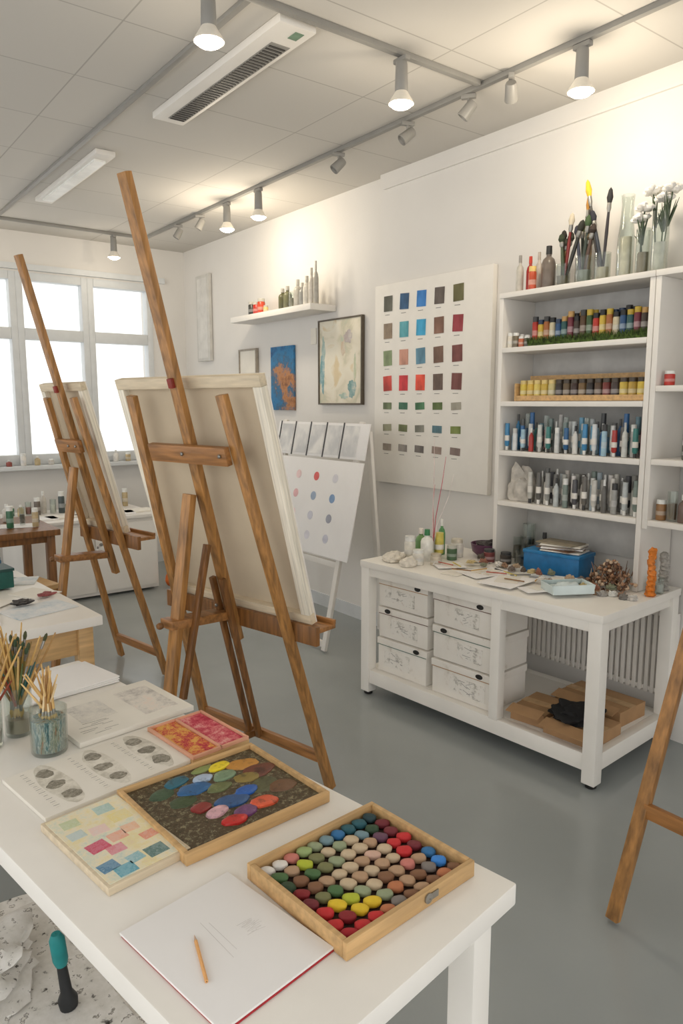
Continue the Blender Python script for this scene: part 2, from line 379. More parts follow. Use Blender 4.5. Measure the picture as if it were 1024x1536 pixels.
dr=E('sketch_pad','open sketch pad with pencil landscape studies','sketch pad',(.665,1.915,TZ),math.radians(7))
MB().box((0,0,.007),(.33,.27,.014),PAPERC,bev=.001).obj('pages',dr)
MB().box((.09,.0,.0145),(.10,.19,.0008),art('pencil_wash',[(.34,(150,144,138)),(.46,(204,198,190)),(.55,(228,222,212)),(.66,(234,216,202))],scale=16,detail=15,nr=.8),bev=0).obj('drawing',dr)
MB().box((-.06,.03,.0145),(.10,.12,.0008),art('grey_pencil_study',[(.36,(164,160,154)),(.46,(214,210,202)),(.6,(232,227,216))],scale=16,detail=15,nr=.85,off=(4,0,0)),bev=0).obj('drawing',dr)
b=MB()
for i in range(8): b.box((-.08+R(-.04,.04),-.11+i*.010,.0144),(R(.02,.07),.0006,.0004),INK,rot=(0,0,R(-.1,.1)),bev=0)
b.obj('handwriting',dr,kind='stuff')
b=MB()
for i in range(3): b.box((0,0,.003+.0045*i),(.29,.2,.004),PAPER,rot=(0,0,.05*i),bev=.0005)
b.obj('paper_stack',None,(.60,2.215,TZ),.12,'loose stack of white drawing sheets','paper')
# white pad in front
rp_=math.radians(9)
pd=E('drawing_pad','blank white drawing pad with a red cover','drawing pad',(.487,.950,TZ),rp_)
MB().box((.001,-.002,.0015),(.216,.268,.003),cm((176,24,36)),bev=.0005).obj('cover',pd,label='red back cover')
MB().box((0,0,.0052),(.216,.270,.0042),PAPER,bev=.0008).obj('pages',pd)
FG=mat('faint_graphite',(214,211,208))
b=MB()
for i in range(18): b.box((.05+R(-.01,.01),-.02+i*.0018,.0074),(R(.008,.026),.0007,.0002),FG,rot=(0,0,R(-.3,.3)),bev=0)
b.beam((-.005,.06,.0074),(-.014,-.04,.0074),.0008,.0002,FG,bev=0)
b.beam((.005,.05,.0074),(.0,-.03,.0074),.0008,.0002,FG,bev=0)
b.obj('faint_sketch',pd,kind='stuff')
pc=E('pencil','short pale orange pencil lying on a white drawing pad','pencil',(.438,.940,TZ+.0103),math.radians(74.2))
MB().lathe([(.001,0),(.0028,0),(.0028,.088)],cm((236,176,110)),seg=6,M=Matrix.Rotation(math.pi/2,4,'Y'),c=(-.055,0,0)).obj('shaft',pc)
MB().lathe([(.0028,0),(.0008,.012),(.0001,.015)],cm((200,170,150)),seg=8,M=Matrix.Rotation(math.pi/2,4,'Y'),c=(.033,0,0)).obj('tip',pc)
# jars and brushes
def jar(loc,r,h,label,liq=None,fill=.6):
    o=E('glass_jar',label,'jar',loc,group='glasses on the work table')
    MB().lathe([(.001,0),(r*.9,0),(r*.95,.004),(r,h),(r-.003,h),(r*.95-.003,.008),(.001,.008)],GLASS,seg=32).obj('glass_body',o)
    if liq:
        MB().lathe([(.001,.009),(r*.95-.0045,.009),(r-.0045,h*fill),(.001,h*fill)],liq,seg=28).obj('contents',o)
    return o
TEALW=art('teal_streaks',[(.36,(16,50,60)),(.43,(40,120,130)),(.47,(200,204,196)),(.51,(30,90,96)),(.56,(186,184,166)),(.60,(50,100,70)),(.65,(170,104,70))],scale=24,st=(4,4,.6),detail=10,nr=.65)
jar((.455,1.795,TZ),.045,.112,'wide glass tumbler smeared with teal paint holding thin wooden brushes',TEALW,.78)
jar((.42,1.945,TZ),.036,.13,'tall clear glass holding a thick bunch of brushes',mat('murky_water',(150,140,120),.2),.35)
jar((.34,1.91,TZ),.036,.12,'clear glass jar holding paintbrushes',mat('grey_water',(170,168,160),.2),.35)
def brushset(cx,cy,z0,r,n,L,cols,bris,grp,spread=.35,amin=0,amax=6.28,smin=.05,flip=False,fat=1.25):
    protos=[]; f=fat
    for i,(hc,bc) in enumerate(zip(cols,bris)):
        o=E('paintbrush','thin wooden paintbrush standing in a glass','paintbrush',(0,0,0),group=grp)
        l=L*(1-.06*i)
        if flip:
            MB().lathe([(.001,l),(.0016*f,l*.99),(.0032*f,l*.5),(.003*f,l*.2)],cm(hc,.4),seg=8).obj('handle',o)
            MB().lathe([(.0032*f,l*.2),(.0036*f,l*.18),(.0034*f,l*.1)],METAL,seg=8).obj('ferrule',o)
            MB().lathe([(.0034*f,l*.1),(.0044*f,l*.06),(.0004,0)],cm(bc,.8),seg=8).obj('bristles',o)
        else:
            MB().lathe([(.001,0),(.0018*f,.002),(.0034*f,l*.45),(.003*f,l*.8)],cm(hc,.4),seg=8).obj('handle',o)
            MB().lathe([(.0032*f,l*.8),(.0038*f,l*.82),(.0036*f,l*.90)],METAL,seg=8).obj('ferrule',o)
            MB().lathe([(.0036*f,l*.90),(.0050*f,l*.94),(.0036*f,l*.98),(.0004,l)],cm(bc,.8),seg=8).obj('bristles',o)
        protos.append(o)
    for i in range(n):
        a=R(amin,amax); q=R(.3,1)*r; ang=R(smin,spread)
        x=cx-math.cos(a)*q*.7; y=cy-math.sin(a)*q*.7
        rot=Vector((math.cos(a)*math.tan(ang),math.sin(a)*math.tan(ang),1)).to_track_quat('Z','Y').to_euler()
        p=protos[i%len(protos)]
        if i<len(protos): p.location=(x,y,z0); p.rotation_euler=rot
        else: cp(p,(x,y,z0),rot=rot)
GW=[(210,172,108),(190,148,84),(222,190,132),(170,126,66),(230,206,160)]
GX=[(206,166,98),(176,134,72),(214,180,116),(150,120,60),(92,110,66),(196,156,90),(60,110,104),(150,70,46)]
brushset(.455,1.795,TZ+.086,.032,24,.135,GW,[(200,170,110)]*5,'brushes in the teal glass',.6,flip=True,fat=1.0)
brushset(.42,1.945,TZ+.047,.026,44,.245,GX,[(200,170,110)]*8,'brushes in the tall glass',.62,flip=True,fat=1.15)
brushset(.42,1.945,TZ+.05,.022,12,.22,[(176,140,80),(120,110,60)],[(76,80,50),(60,80,56)],'brushes in the tall glass',.5,fat=1.0)
brushset(.34,1.91,TZ+.044,.026,40,.245,GX,[(200,170,110)]*8,'brushes in the clear jar',.62,flip=True,fat=1.15)
# under-table clutter
SPLAT=art('paint_splattered_plastic',[(.34,(60,56,50)),(.40,(222,219,212)),(.6,(236,233,228)),(.62,(100,94,84)),(.65,(226,222,214))],scale=28,detail=12,nr=.62)
MB().cloth((.35,1.75,.001),(1.3,1.3),SPLAT,amp=.05,n=60,f=7).obj('drop_cloth',label='crumpled paint-splattered white drop cloth on the floor',cat='drop cloth')
ck=E('low_stool','paint-splattered low white stool under the table','stool',(.24,1.62,.03),.1)
MB().box((0,0,.205),(.5,.66,.03),SPLAT,bev=.003).obj('seat',ck)
for x in (-.22,.22):
    for y in (-.3,.3): MB().box((x,y,.095),(.04,.04,.19),SPLAT,bev=.002).obj('leg',ck)
MB().crumple((0,0,0),(.13,.17,.05),SPLAT,seed=5,amp=.6).obj('paint_rag',None,(.24,1.80,.252),.3,'crumpled paint-splattered white rag on a low stool','rag')
tb=E('scrub_brush','short teal-gripped brush with black base on a low stool','brush',(.40,1.55,.252),rot=(-.0,-.10,0))
MB().lathe([(.001,0),(.02,0),(.022,.02),(.013,.04),(.011,.11)],cm((30,32,34)),seg=16).obj('shaft',tb)
MB().lathe([(.013,.11),(.017,.125),(.017,.175),(.010,.19),(.001,.19)],cm((20,130,130)),seg=16).obj('grip',tb)
# ---------------- second table ----------------
table('side_table','white-topped wooden table with paint-stained papers and supplies',(.965,2.88,0),math.radians(4),-1.3,0,0,1.2,.75,top=.04,ap=.12,leg=.06,wm=WHITE,am=WOODL)
BLUEP=art('blue_stained_paper',[(.32,(120,144,160)),(.42,(206,214,218)),(.6,(234,233,230)),(.7,(190,198,204))],scale=9,detail=15,nr=.75)
for i,(x,y,w,d,r) in enumerate(((.78,3.12,.26,.18,.25),(.48,3.10,.28,.2,-.15),(.84,3.40,.14,.18,.5),(.4,3.66,.28,.26,.1),(.74,3.88,.25,.2,-.2),(.64,3.30,.16,.12,.7),(.86,3.68,.12,.16,-.4))):
    flat('painted_paper','sheet of paper stained with blue-grey paint','paper',(x,y),(w,d),r,[BLUEP,PAPER,PAPERC][i%3],.003,TZ+.0035*(i%2))
gb=E('paint_tin_box','dark teal metal supply box on a table','box',(.68,3.60,TZ+.008),.1)
MB().box((0,0,.04),(.2,.14,.08),cm((20,84,76)),bev=.006).obj('box_body',gb)
MB().box((0,0,.086),(.206,.146,.012),cm((14,60,56)),bev=.004).obj('lid',gb)
MB().crumple((0,0,0),(.04,.03,.012),cm((60,56,54))).obj('paint_rag',None,(.74,3.22,TZ+.010),0,'flat dark paint rag on a table','rag')
MB().crumple((0,0,0),(.035,.02,.01),cm((150,80,80)),seed=4).obj('paint_rag',None,(.86,3.30,TZ+.010),0,'flat reddish paint rag on a table','rag')
for i in range(7):
    MB().lathe([(.001,0),(.022,0),(.023,.05),(.019,.055),(.019,.068),(.001,.068)],cm([(226,222,214),(60,110,140),(206,190,150),(120,60,50),(90,120,90)][i%5]),seg=18).obj('paint_pot',None,(.36+.075*i,4.0+.01*(i%2),TZ),0,'small lidded paint pot on the side table','paint pot','paint pots on the side table')
# ---------------- easels ----------------
L=.272
RX=Matrix.Rotation(math.pi/2,4,'X')
def easel(label,loc,rz,hb=.39,ht=.27,off=.0,mast_top=2.37,railz=.15,legtop=1.63,tx=(-.42,.5),trayz=.74,cross=(-.165,.29),crossz=1.41,WM=WOOD,simple=False,lw=.046):
    o=E('easel',label,'easel',loc,rz,group='wooden studio easels')
    P=lambda x,z,dy=0:(x,-L*z+dy,z)
    for s in (-1,1):
        MB().beam(P(off+s*hb,.012),P(off+s*ht,legtop),lw,.026,WM).obj('leg',o)
    MB().beam(P(off+.02,.62,-.0),P(off+.035,mast_top,-.0),.05,.028,WM).obj('mast',o)
    if not simple:
        for s in (-1,1):
            MB().beam(P(off-.005+s*.03+.01,.15,-.028),P(off+.02+s*.03,.9,-.028),.022,.024,WOODD).obj('lower_upright',o)
        MB().beam((off+.04,-L*1.05-.05,1.05),(off+.03,-.47,.45),.03,.02,WOODD).obj('rear_strut',o)
        MB().beam((off-.01,-.03,railz),(off-.035,-.53,railz),.03,.022,WOODD,hint=(0,0,1)).obj('spreader_rail',o)
    MB().beam(P(cross[0],crossz,-.03),P(cross[1],crossz,-.03),.07,.026,WOODX,hint=(0,-L,1)).obj('crossbar',o)
    MB().beam(P(off-hb+.03,railz,.0),P(off+hb-.03,railz,.0),.045,.022,WOODX,hint=(0,0,1)).obj('bottom_rail',o)
    MB().beam((off-.005,-L*1.25-.04,1.25),(off-.03,-.56,.012),.052,.03,WM).obj('rear_leg',o)
    MB().beam((off+.0,-L*.74-.02,.735),(off-.02,-.5,.75),.085,.035,WOODX,hint=(1,0,0)).obj('spreader',o)
    zt=trayz; b=MB(); y=-L*zt
    b.box(((tx[0]+tx[1])/2,y+.032,zt-.02),(tx[1]-tx[0],.022,.075),WOODD,bev=.003)
    b.box(((tx[0]+tx[1])/2,y+.085,zt+.0),(tx[1]-tx[0],.1,.018),WOODX,bev=.003)
    b.box(((tx[0]+tx[1])/2,y+.13,zt+.016),(tx[1]-tx[0],.014,.02),WOODX,bev=.003)
    b.obj('canvas_tray',o)
    for (x,z,yy) in ((off+.02,crossz,-.045),(cross[1]-.03,crossz,-.045),(off+.0,.78,-.05)):
        MB().lathe([(.001,0),(.007,0),(.007,.005),(.003,.008),(.001,.009)],METAL,seg=12,M=RX,c=P(x,z,yy)).obj('bolt',o,label='round metal bolt')
    MB().lathe([(.001,0),(.012,0),(.014,.012),(.010,.02),(.001,.021)],WOODD,seg=14,M=RX,c=(off-.02,-.52,.75)).obj('knob',o)
    MB().beam(P(off+.03,1.655,-.022),P(off+.03,1.69,-.022),.026,.016,cm((140,44,30))).obj('clamp',o,label='small red canvas clamp')
    return o
rz1=math.radians(-77.1)
easel('tall honey-oak studio easel holding a large canvas, seen from behind',(1.605,2.724,0),rz1,off=.025)
def canvas(label,loc,rz,x0,x1,z0,z1,dep=.042,side=PALEV,dy=.047,back=LINEN,bar=PALE):
    w=x1-x0; h=(z1-z0)/math.cos(math.atan(L))
    M=Matrix.Rotation(rz,4,'Z')
    p=M@Vector(((x0+x1)/2,-L*z0+dy+dep/2,z0)); p+=Vector(loc)
    o=E('canvas',label,'canvas',p,group='canvases on easels',rot=(Matrix.Rotation(rz,3,'Z')@Matrix.Rotation(math.atan(L),3,'X')).to_euler())
    MB().box((0,dep/2-.004,h/2),(w,.006,h),mat('primed_canvas_face',(238,232,222),.8),bev=.001).obj('canvas_face',o)
    MB().box((0,dep/2-.009,h/2),(w-.05,.003,h-.05),back,bev=0).obj('canvas_back',o,label='raw linen back')
    t=.042
    for z in (t/2,h-t/2): MB().box((0,-.002,z),(w,dep-.01,t),bar,bev=.002).obj('stretcher_bar',o)
    for x in (-w/2+t/2,w/2-t/2): MB().box((x,-.002,h/2),(t,dep-.01,h-2*t-.001),side,bev=.002).obj('stretcher_bar',o)
    return o
canvas('large stretched canvas seen from its raw linen back on an easel',(1.605,2.724,0),rz1,-.41,.45,.755,1.70)
easel('tall wooden easel with a narrow canvas near the windows',(1.64,4.19,0),math.radians(-80),hb=.25,ht=.15,off=0,mast_top=2.34,tx=(-.3,.34),trayz=.86,cross=(-.13,.13),crossz=1.37,simple=True)
canvas('narrow pale stretched canvas seen from behind on an easel',(1.64,4.19,0),math.radians(-80),-.30,.17,.875,1.71,side=PALEV,back=LINEN)
easel('wooden easel standing near the worktable, mostly its leg in view',(1.918,.743,0),math.radians(90),hb=.40,ht=.30,off=0,railz=.36,tx=(-.3,.24),WM=WOOD,lw=.04)
canvas('dark-edged canvas standing on an easel tray',(1.918,.743,0),math.radians(90),-.26,.22,.755,1.5,side=DARK,bar=DARK)
# ---------------- big worktable at wall ----------------
DZ=.757
wb=E('worktable','white wooden worktable with open storage bays below','worktable',(2.545,1.632,0),math.radians(4.27))
MB().box((.35,.715,DZ-.0175),(.70,1.43,.035),WHITE,bev=.004).obj('tabletop',wb)
b=MB(); b.box((.03,.715,DZ-.06),(.03,1.31,.045),WHITE); b.box((.67,.715,DZ-.06),(.03,1.31,.045),WHITE)
for y in (.035,1.395): b.box((.35,y,DZ-.06),(.58,.03,.045),WHITE)
b.obj('apron',wb)
for x in (.035,.665):
    for y in (.035,1.395): MB().box((x,y,(DZ-.035)/2+.01),(.06,.06,DZ-.055),WHITE,bev=.003).obj('leg',wb)
MB().box((.035,.53,.43),(.05,.05,.58),WHITE,bev=.003).obj('divider_post',wb)
b=MB(); b.box((.035,.715,.11),(.045,1.3,.075),WHITE); b.box((.665,.715,.11),(.045,1.3,.075),WHITE)
for y in (.035,1.395): b.box((.35,y,.11),(.57,.045,.075),WHITE)
b.obj('bottom_rail',wb)
MB().box((.35,.715,.14),(.58,1.31,.014),WHITE).obj('lower_shelf',wb)
for y in (.035,1.395): MB().lathe([(.02,0),(.024,.004),(.024,.012),(.001,.012)],DARK,c=(.035,y,0),seg=16).obj('foot_glide',wb)
def dw(x,y,z=DZ):
    w=Matrix.Rotation(math.radians(4.27),3,'Z')@Vector((x,y,0)); return (2.545+w.x,1.632+w.y,z)
SCR=art('smudged_label',[(.34,(150,146,138)),(.42,(206,202,192)),(.47,(236,232,224)),(.58,(236,232,224)),(.66,(206,190,178))],scale=20,detail=15,nr=.75)
SCR2=mat('faint_ink',(150,146,140),.8)
BOXW=art('worn_white_card',[(.3,(206,198,184)),(.42,(236,231,222)),(.7,(240,236,228))],scale=7,detail=12,nr=.65)
for si,(y0,y1,hs) in enumerate(((.565,.955,[.178,.172,.165]),(.985,1.355,[.19,.17,.16]))):
    z=.148
    for k,hh in enumerate(hs):
        w=y1-y0-.012; dd=.28
        o=E('storage_box','worn white cardboard storage box with lid and smudged label','storage box',dw(.20+R(-.010,.010),(y0+y1)/2,z),math.radians(4.27+R(-2.2,2.2)),group='white boxes under the worktable')
        MB().box((0,0,(hh-.034)/2),(dd,w-.012,hh-.034),BOXW,bev=.003).obj('box_body',o)
        MB().box((0,0,hh-.022),(dd+.008,w,.036),BOXW,bev=.003).obj('lid',o)
        ly=R(-.05,.05)
        MB().box((-dd/2-.0012,ly,(hh-.03)/2),(.002,w*R(.4,.6),(hh-.03)*.55),SCR,rot=(R(-.04,.04),0,0),bev=0).obj('label_card',o)
        b=MB()
        for q in range(7): b.box((-dd/2-.0028,ly+R(-.04,.04),(hh-.03)*R(.3,.7)),(.001,R(.01,.05),.0018),SCR2,rot=(R(-.5,.5),0,0),bev=0)
        b.obj('handwriting',o,kind='stuff')
        MB().lathe([(.001,0),(.012,0),(.012,.003),(.001,.003)],DARK,seg=14,M=Matrix.Rotation(-math.pi/2,4,'Y')@Matrix.Scale(1.7,4,(0,1,0)),c=(-dd/2-.0045,w*.3*(1 if k%2 else -1),hh-.022)).obj('handle_hole',o)
        MB().box((-dd/2-.0025,0,hh-.0405),(.004,w*.97,.0035),[CARD,cm((84,112,98)),cm((120,90,80))][(k+si)%3],bev=0).obj('edge_band',o)
        z+=hh+.003
for x,y,w,d,h,z,r in ((.18,.17,.24,.24,.055,.148,4),(.2,.40,.24,.17,.06,.148,9),(.47,.25,.22,.34,.07,.148,2)):
    o=E('cardboard_box','flat brown cardboard box on the lower shelf','cardboard box',dw(x,y,z),math.radians(r),group='cardboard boxes under the worktable')
    MB().box((0,0,h/2),(w,d,h),CARD,bev=.002).obj('box_body',o)
    MB().box((0,0,h+.002),(.05,d,.002),cm((196,160,116)),bev=0).obj('tape',o)
    MB().box((-w/2-.02,0,h+.006),(.07,d*.95,.002),CARD,rot=(0,-.25,0),bev=0).obj('flap',o)
MB().crumple((0,0,0),(.12,.11,.035),BLACK,seed=3,amp=.35).obj('black_cloth',None,dw(.19,.2,.213),.4,'crumpled black cloth lying on a cardboard box','cloth')
# radiator
rd=E('radiator','white ribbed wall radiator behind the worktable','radiator',(3.25,2.20,.2))
b=MB()
for i in range(32): b.box((0,-.5+i*.032,.22),(.03,.022,.42),WHITE2,bev=.006)
b.obj('ribs',rd)
MB().box((0,0,.03),(.02,1.02,.02),WHITE2).obj('manifold',rd); MB().box((0,0,.41),(.02,1.02,.02),WHITE2).obj('manifold',rd)
# ---------------- bookcase ----------------
BX0,BX1=3.0,3.262
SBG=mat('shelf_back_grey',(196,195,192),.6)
def bookcase(name,label,y0,y1,zb,zt,shelves,backz):
    o=E(name,label,'bookcase',((BX0+BX1)/2,(y0+y1)/2,zb))
    w=y1-y0; d=BX1-BX0
    for s in (-1,1): MB().box((0,s*(w/2-.0125),(zt-zb)/2),(d,.025,zt-zb),WHITE2,bev=.002).obj('side_panel',o)
    for z in shelves: MB().box((-.001,0,z-.0125-zb),(d,w-.052,.025),WHITE2,bev=.002).obj('shelf',o)
    MB().box((0,0,zt+.0135-zb),(d+.01,w,.026),WHITE2,bev=.002).obj('top_board',o)
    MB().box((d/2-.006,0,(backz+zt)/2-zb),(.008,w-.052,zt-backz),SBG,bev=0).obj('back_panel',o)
    return o
SH=[1.09,1.355,1.61,1.883]
bookcase('bookcase','white open bookcase full of paint bottles and jars',1.762,2.615,.759,2.131,SH,.85)
bookcase('bookcase','white open wall shelving with small craft items',1.0,1.759,1.05,2.131,[1.09,1.36,1.675],1.08)
def bottle(kind,rgb,h,r,cap=(235,235,230),name='paint_bottle',label='small paint bottle',grp=None,loc=(0,0,0)):
    cmx=cm(rgb,.3); cc=cm(cap,.4); b=MB()
    if kind=='jar':
        b.lathe([(.001,0),(r*.95,0),(r,.004),(r,h*.74),(r*.88,h*.79)],cmx,seg=14); b.lathe([(r*.92,h*.79),(r*.92,h),(.001,h)],cc,seg=14)
        b.lathe([(r*1.015,h*.25),(r*1.015,h*.45)],cm(tuple(int(q*.5+110) for q in rgb)),seg=14)
    elif kind=='bottle':
        b.lathe([(.001,0),(r*.95,0),(r,.004),(r,h*.6),(r*.8,h*.7),(r*.38,h*.76),(r*.38,h*.82)],cmx,seg=14); b.lathe([(r*.45,h*.81),(r*.42,h),(.001,h)],cc,seg=12)
    elif kind=='tube':
        b.lathe([(.001,0),(r*.55,0),(r*.6,h*.14)],cc,seg=12); b.lathe([(r*.5,h*.14),(r*.95,h*.2),(r,h*.5),(r*.9,h*.92),(r*.9,h),(.001,h)],cmx,seg=12)
        b.lathe([(r*1.02,h*.35),(r*1.0,h*.55)],cm((236,232,224)),seg=12)
    elif kind=='glass':
        b.lathe([(.001,0),(r*.9,0),(r,.004),(r,h),(r*.92,h),(r*.9,.008),(.001,.008)],GLASS,seg=18)
        b.lathe([(.001,.009),(r*.86,.009),(r*.86,h*.6),(.001,h*.6)],cmx,seg=16)
    return b.obj(name,None,loc,R(0,3),label,'bottle' if kind!='jar' else 'paint jar',grp)
pal2=[(180,56,46),(70,60,54),(50,84,126),(206,176,70),(90,66,46),(50,90,90),(170,104,60),(66,92,56),(116,50,62),(200,190,160)]
MOSS=mat('green_moss',(74,96,40),.9,var=.5,scale=60)
b=MB(); b.box((0,0,.011),(.13,.66,.022),MOSS,bev=.002)
for i in range(1100):
    x,y=R(-.066,.066),R(-.33,.33)
    if i%2: x=R(-.072,-.05)
    b.tube([(x,y,.012),(x+R(-.014,.006),y+R(-.008,.008),.020+R(.006,.026))],[.0022,.0006],MOSS,seg=4)
b.obj('moss_strip',None,(3.088,2.115,1.884),0,'strip of green artificial moss on a shelf','moss',kind='stuff')
for i in range(19):
    for rr in range(2):
        bottle('jar',pal2[(i*3+rr*2)%10],R(.1,.135)-.01*(i<5),.0165,cap=random.choice([(30,30,30),(200,170,60),(60,60,60),(190,150,90),(40,60,90)]),name='paint_jar',label='small round paint jar with coloured contents',grp='paint jars on the mossy shelf',loc=(3.07+rr*.042,2.437-i*.035,1.9065))
for i in range(8):
    bottle('jar',[(226,220,206),(120,110,90),(190,110,80),(90,90,80)][i%4],R(.05,.075),.016,name='paint_jar',label='tiny craft paint pot on a shelf',grp='tiny paint pots',loc=(3.04+.05*(i//4),2.57-(i%4)*.036,1.885))
o=E('wooden_paint_rack','long pine rack holding small paint jars','rack',(3.09,2.155,1.611))
b=MB(); b.box((.0,0,.006),(.12,.72,.01),WOODL); b.box((.056,0,.07),(.01,.72,.12),WOODL); b.box((-.056,0,.018),(.008,.72,.02),WOODL); b.obj('rack_body',o)
for s in(-1,1): MB().box((0,s*.366,.045),(.12,.01,.09),WOODL).obj('rack_end',o)
yc=[(220,194,84),(214,180,80),(226,204,110),(206,176,80),(196,184,130),(56,50,46),(100,84,64),(66,50,46),(120,96,64),(46,42,42),(90,70,54),(116,52,48),(68,58,56),(206,180,80),(186,154,70)]
for i in range(16): bottle('jar',yc[i%15],.092,.0205,cap=(224,200,130) if i<5 else (70,60,48),name='paint_jar',label='small paint jar standing in a pine rack',grp='paint jars in the pine rack',loc=(3.06,2.487-i*.0437,1.6235))
c4=[(70,140,186),(120,176,206),(220,224,224),(60,112,166),(160,194,210),(216,218,216),(176,60,54),(110,110,108),(204,206,200),(190,188,184),(64,130,124),(60,64,66),(210,212,210),(130,146,142),(50,100,146),(196,202,202),(220,218,212),(110,144,156)]
for i in range(30):
    bottle(['tube','tube','bottle','tube','jar'][(i*7)%5],c4[i%18],R(.12,.165) if i>10 else R(.11,.14),.0128,cap=[(235,235,230),(60,60,60),(200,200,196)][i%3],name='paint_tube',label='slim upright tube of acrylic paint',grp='tubes on the blue-white shelf',loc=(3.035+(i%2)*.026,2.567-i*.0262,1.357))
for i in range(26):
    bottle(['bottle','tube','glass','tube'][i%4],c4[(i*7)%18],R(.14,.2),.0135,cap=[(90,90,90),(220,220,216)][i%2],label='slim bottle of paint medium',grp='rear bottles on the blue-white shelf',loc=(3.12,2.565-i*.030,1.357))
STONE=mat('crumpled_white_plastic',(206,200,190),.6,var=.2,scale=20,bump=.5,bs=20)
MB().crumple((0,0,0),(.05,.075,.13),STONE,seed=8,amp=.3).obj('plaster_block',None,(3.09,2.50,1.092),.2,'rough white plaster block on a shelf','plaster')
c5=[(206,204,196),(150,148,142),(104,102,98),(220,216,208),(160,160,156),(120,120,118),(194,200,200),(176,176,168),(126,140,132),(228,224,220),(86,86,90),(196,190,182),(110,106,100),(176,190,198)]
for i in range(24):
    bottle(['tube','tube','tube','bottle','jar'][(i*3)%5],c5[i%14],R(.14,.165),.0135,cap=(236,236,232) if i%3 else (60,60,60),name='paint_tube',label='upright white and silver paint tube',grp='tubes on the bottom shelf',loc=(3.035+(i%2)*.027,2.405-i*.0268,1.092))
for i in range(21):
    bottle(['bottle','tube','tube'][i%3],c5[(i*5)%14],R(.15,.19),.014,name='paint_tube',label='silver paint tube at the back of a shelf',grp='rear tubes on the bottom shelf',loc=(3.12,2.395-i*.0305,1.092))
# top of bookcase
TT=2.159
def vase(loc,r,h,label,col=None,prof=None):
    o=E('glass_vase',label,'vase',loc,group='vessels on top of the bookcase')
    MB().lathe(prof or [(.001,0),(r*.85,0),(r,.01),(r,h),(r-.003,h),(r-.004,.012),(.001,.012)],GLASS,seg=24).obj('glass_body',o)
    if col: MB().lathe([(.001,.013),(r-.008,.013),(r-.008,h*.5),(.001,h*.5)],cm(col,.4),seg=20).obj('contents',o)
    return o
bottle('bottle',(190,186,176),.19,.019,cap=(150,146,140),name='glass_bottle',label='slim grey glass bottle on the bookcase',grp='bottles on top of the bookcase',loc=(3.09,2.565,TT))
bottle('bottle',(170,40,34),.18,.02,cap=(200,60,40),name='glass_bottle',label='red glass paint bottle on the bookcase',grp='bottles on top of the bookcase',loc=(3.11,2.515,TT))
bottle('bottle',(200,190,180),.2,.018,cap=(180,170,160),name='glass_bottle',label='slim pale glass bottle on the bookcase',grp='bottles on top of the bookcase',loc=(3.14,2.485,TT))
bottle('jar',(190,80,50),.12,.02,cap=(226,196,120),name='glass_bottle',label='orange jar on the bookcase',grp='bottles on top of the bookcase',loc=(3.07,2.468,TT))
bottle('bottle',(110,100,92),.21,.034,cap=(40,40,40),name='glass_bottle',label='stout grey-brown bottle with dark cap',grp='bottles on top of the bookcase',loc=(3.1,2.395,TT))
vase((3.1,2.31,TT),.037,.11,'clear jar packed with brushes',(100,90,70)); vase((3.1,2.19,TT),.042,.13,'clear jar with tall brushes',(120,126,116)); vase((3.18,2.25,TT),.037,.14,'clear glass jar with brushes',(90,96,76)); vase((3.1,2.09,TT),.037,.13,'clear straight glass holding one tall brush',(170,160,140))
def bigbrush(loc,rot,l,hc,bc,fat=1):
    o=E('paintbrush','tall dark-handled brush standing in a jar','paintbrush',loc,group='brushes on top of the bookcase',rot=rot)
    MB().lathe([(.001,0),(.003*fat,.003),(.0055*fat,l*.5),(.004*fat,l*.74)],cm(hc,.4),seg=10).obj('handle',o)
    MB().lathe([(.0045*fat,l*.73),(.007*fat,l*.77),(.0065*fat,l*.83)],METAL,seg=10).obj('ferrule',o)
    MB().lathe([(.0065*fat,l*.83),(.010*fat,l*.89),(.006*fat,l*.97),(.0005,l)],cm(bc,.8),seg=10).obj('bristles',o)
for (x,y,rx,ry,l,hc,bc,f) in ((3.1,2.315,-.02,.05,.26,(60,44,34),(40,36,30),1.6),(3.1,2.30,.32,.0,.30,(50,50,46),(46,46,40),1.9),(3.11,2.33,.2,.05,.25,(90,70,46),(60,60,50),1.8),(3.1,2.30,.1,.0,.33,(120,40,36),(200,190,170),1.6),(3.09,2.295,-.1,.0,.24,(70,80,60),(50,60,40),1.7),(3.12,2.32,.05,.0,.22,(130,110,70),(60,60,50),2),
    (3.1,2.19,.02,0,.39,(190,150,60),(170,120,50),1),(3.1,2.18,-.06,.1,.32,(40,40,40),(30,30,30),1.7),(3.1,2.2,.12,-.05,.30,(50,60,50),(60,80,50),1.8),(3.09,2.19,.2,0,.26,(80,60,50),(56,46,40),1.8),(3.11,2.21,-.14,.0,.27,(60,64,80),(50,50,60),1.6),(3.1,2.17,.05,0,.22,(110,90,60),(80,70,50),2.2),
    (3.18,2.25,.05,0,.35,(70,60,50),(40,40,36),1.5),(3.18,2.24,-.1,0,.3,(60,70,60),(80,90,60),1.9),(3.18,2.26,.2,0,.28,(130,90,50),(60,50,40),1.8),(3.1,2.09,.06,0,.40,(50,46,50),(40,40,40),1.5),(3.1,2.10,-.2,.0,.47,(50,46,42),(226,186,50),1.5),(3.1,2.08,-.25,.0,.33,(50,56,66),(40,40,50),1.7)):
    bigbrush((x,y,TT+.015),(rx,ry,0),l,hc,bc,f)
vase((3.1,1.975,TT),.033,.36,'tall slender clear glass bottle',(206,196,176),prof=[(.001,0),(.034,0),(.038,.01),(.038,.16),(.030,.24),(.026,.32),(.030,.36),(.027,.36),(.023,.32),(.027,.24),(.035,.16),(.034,.012),(.001,.012)])
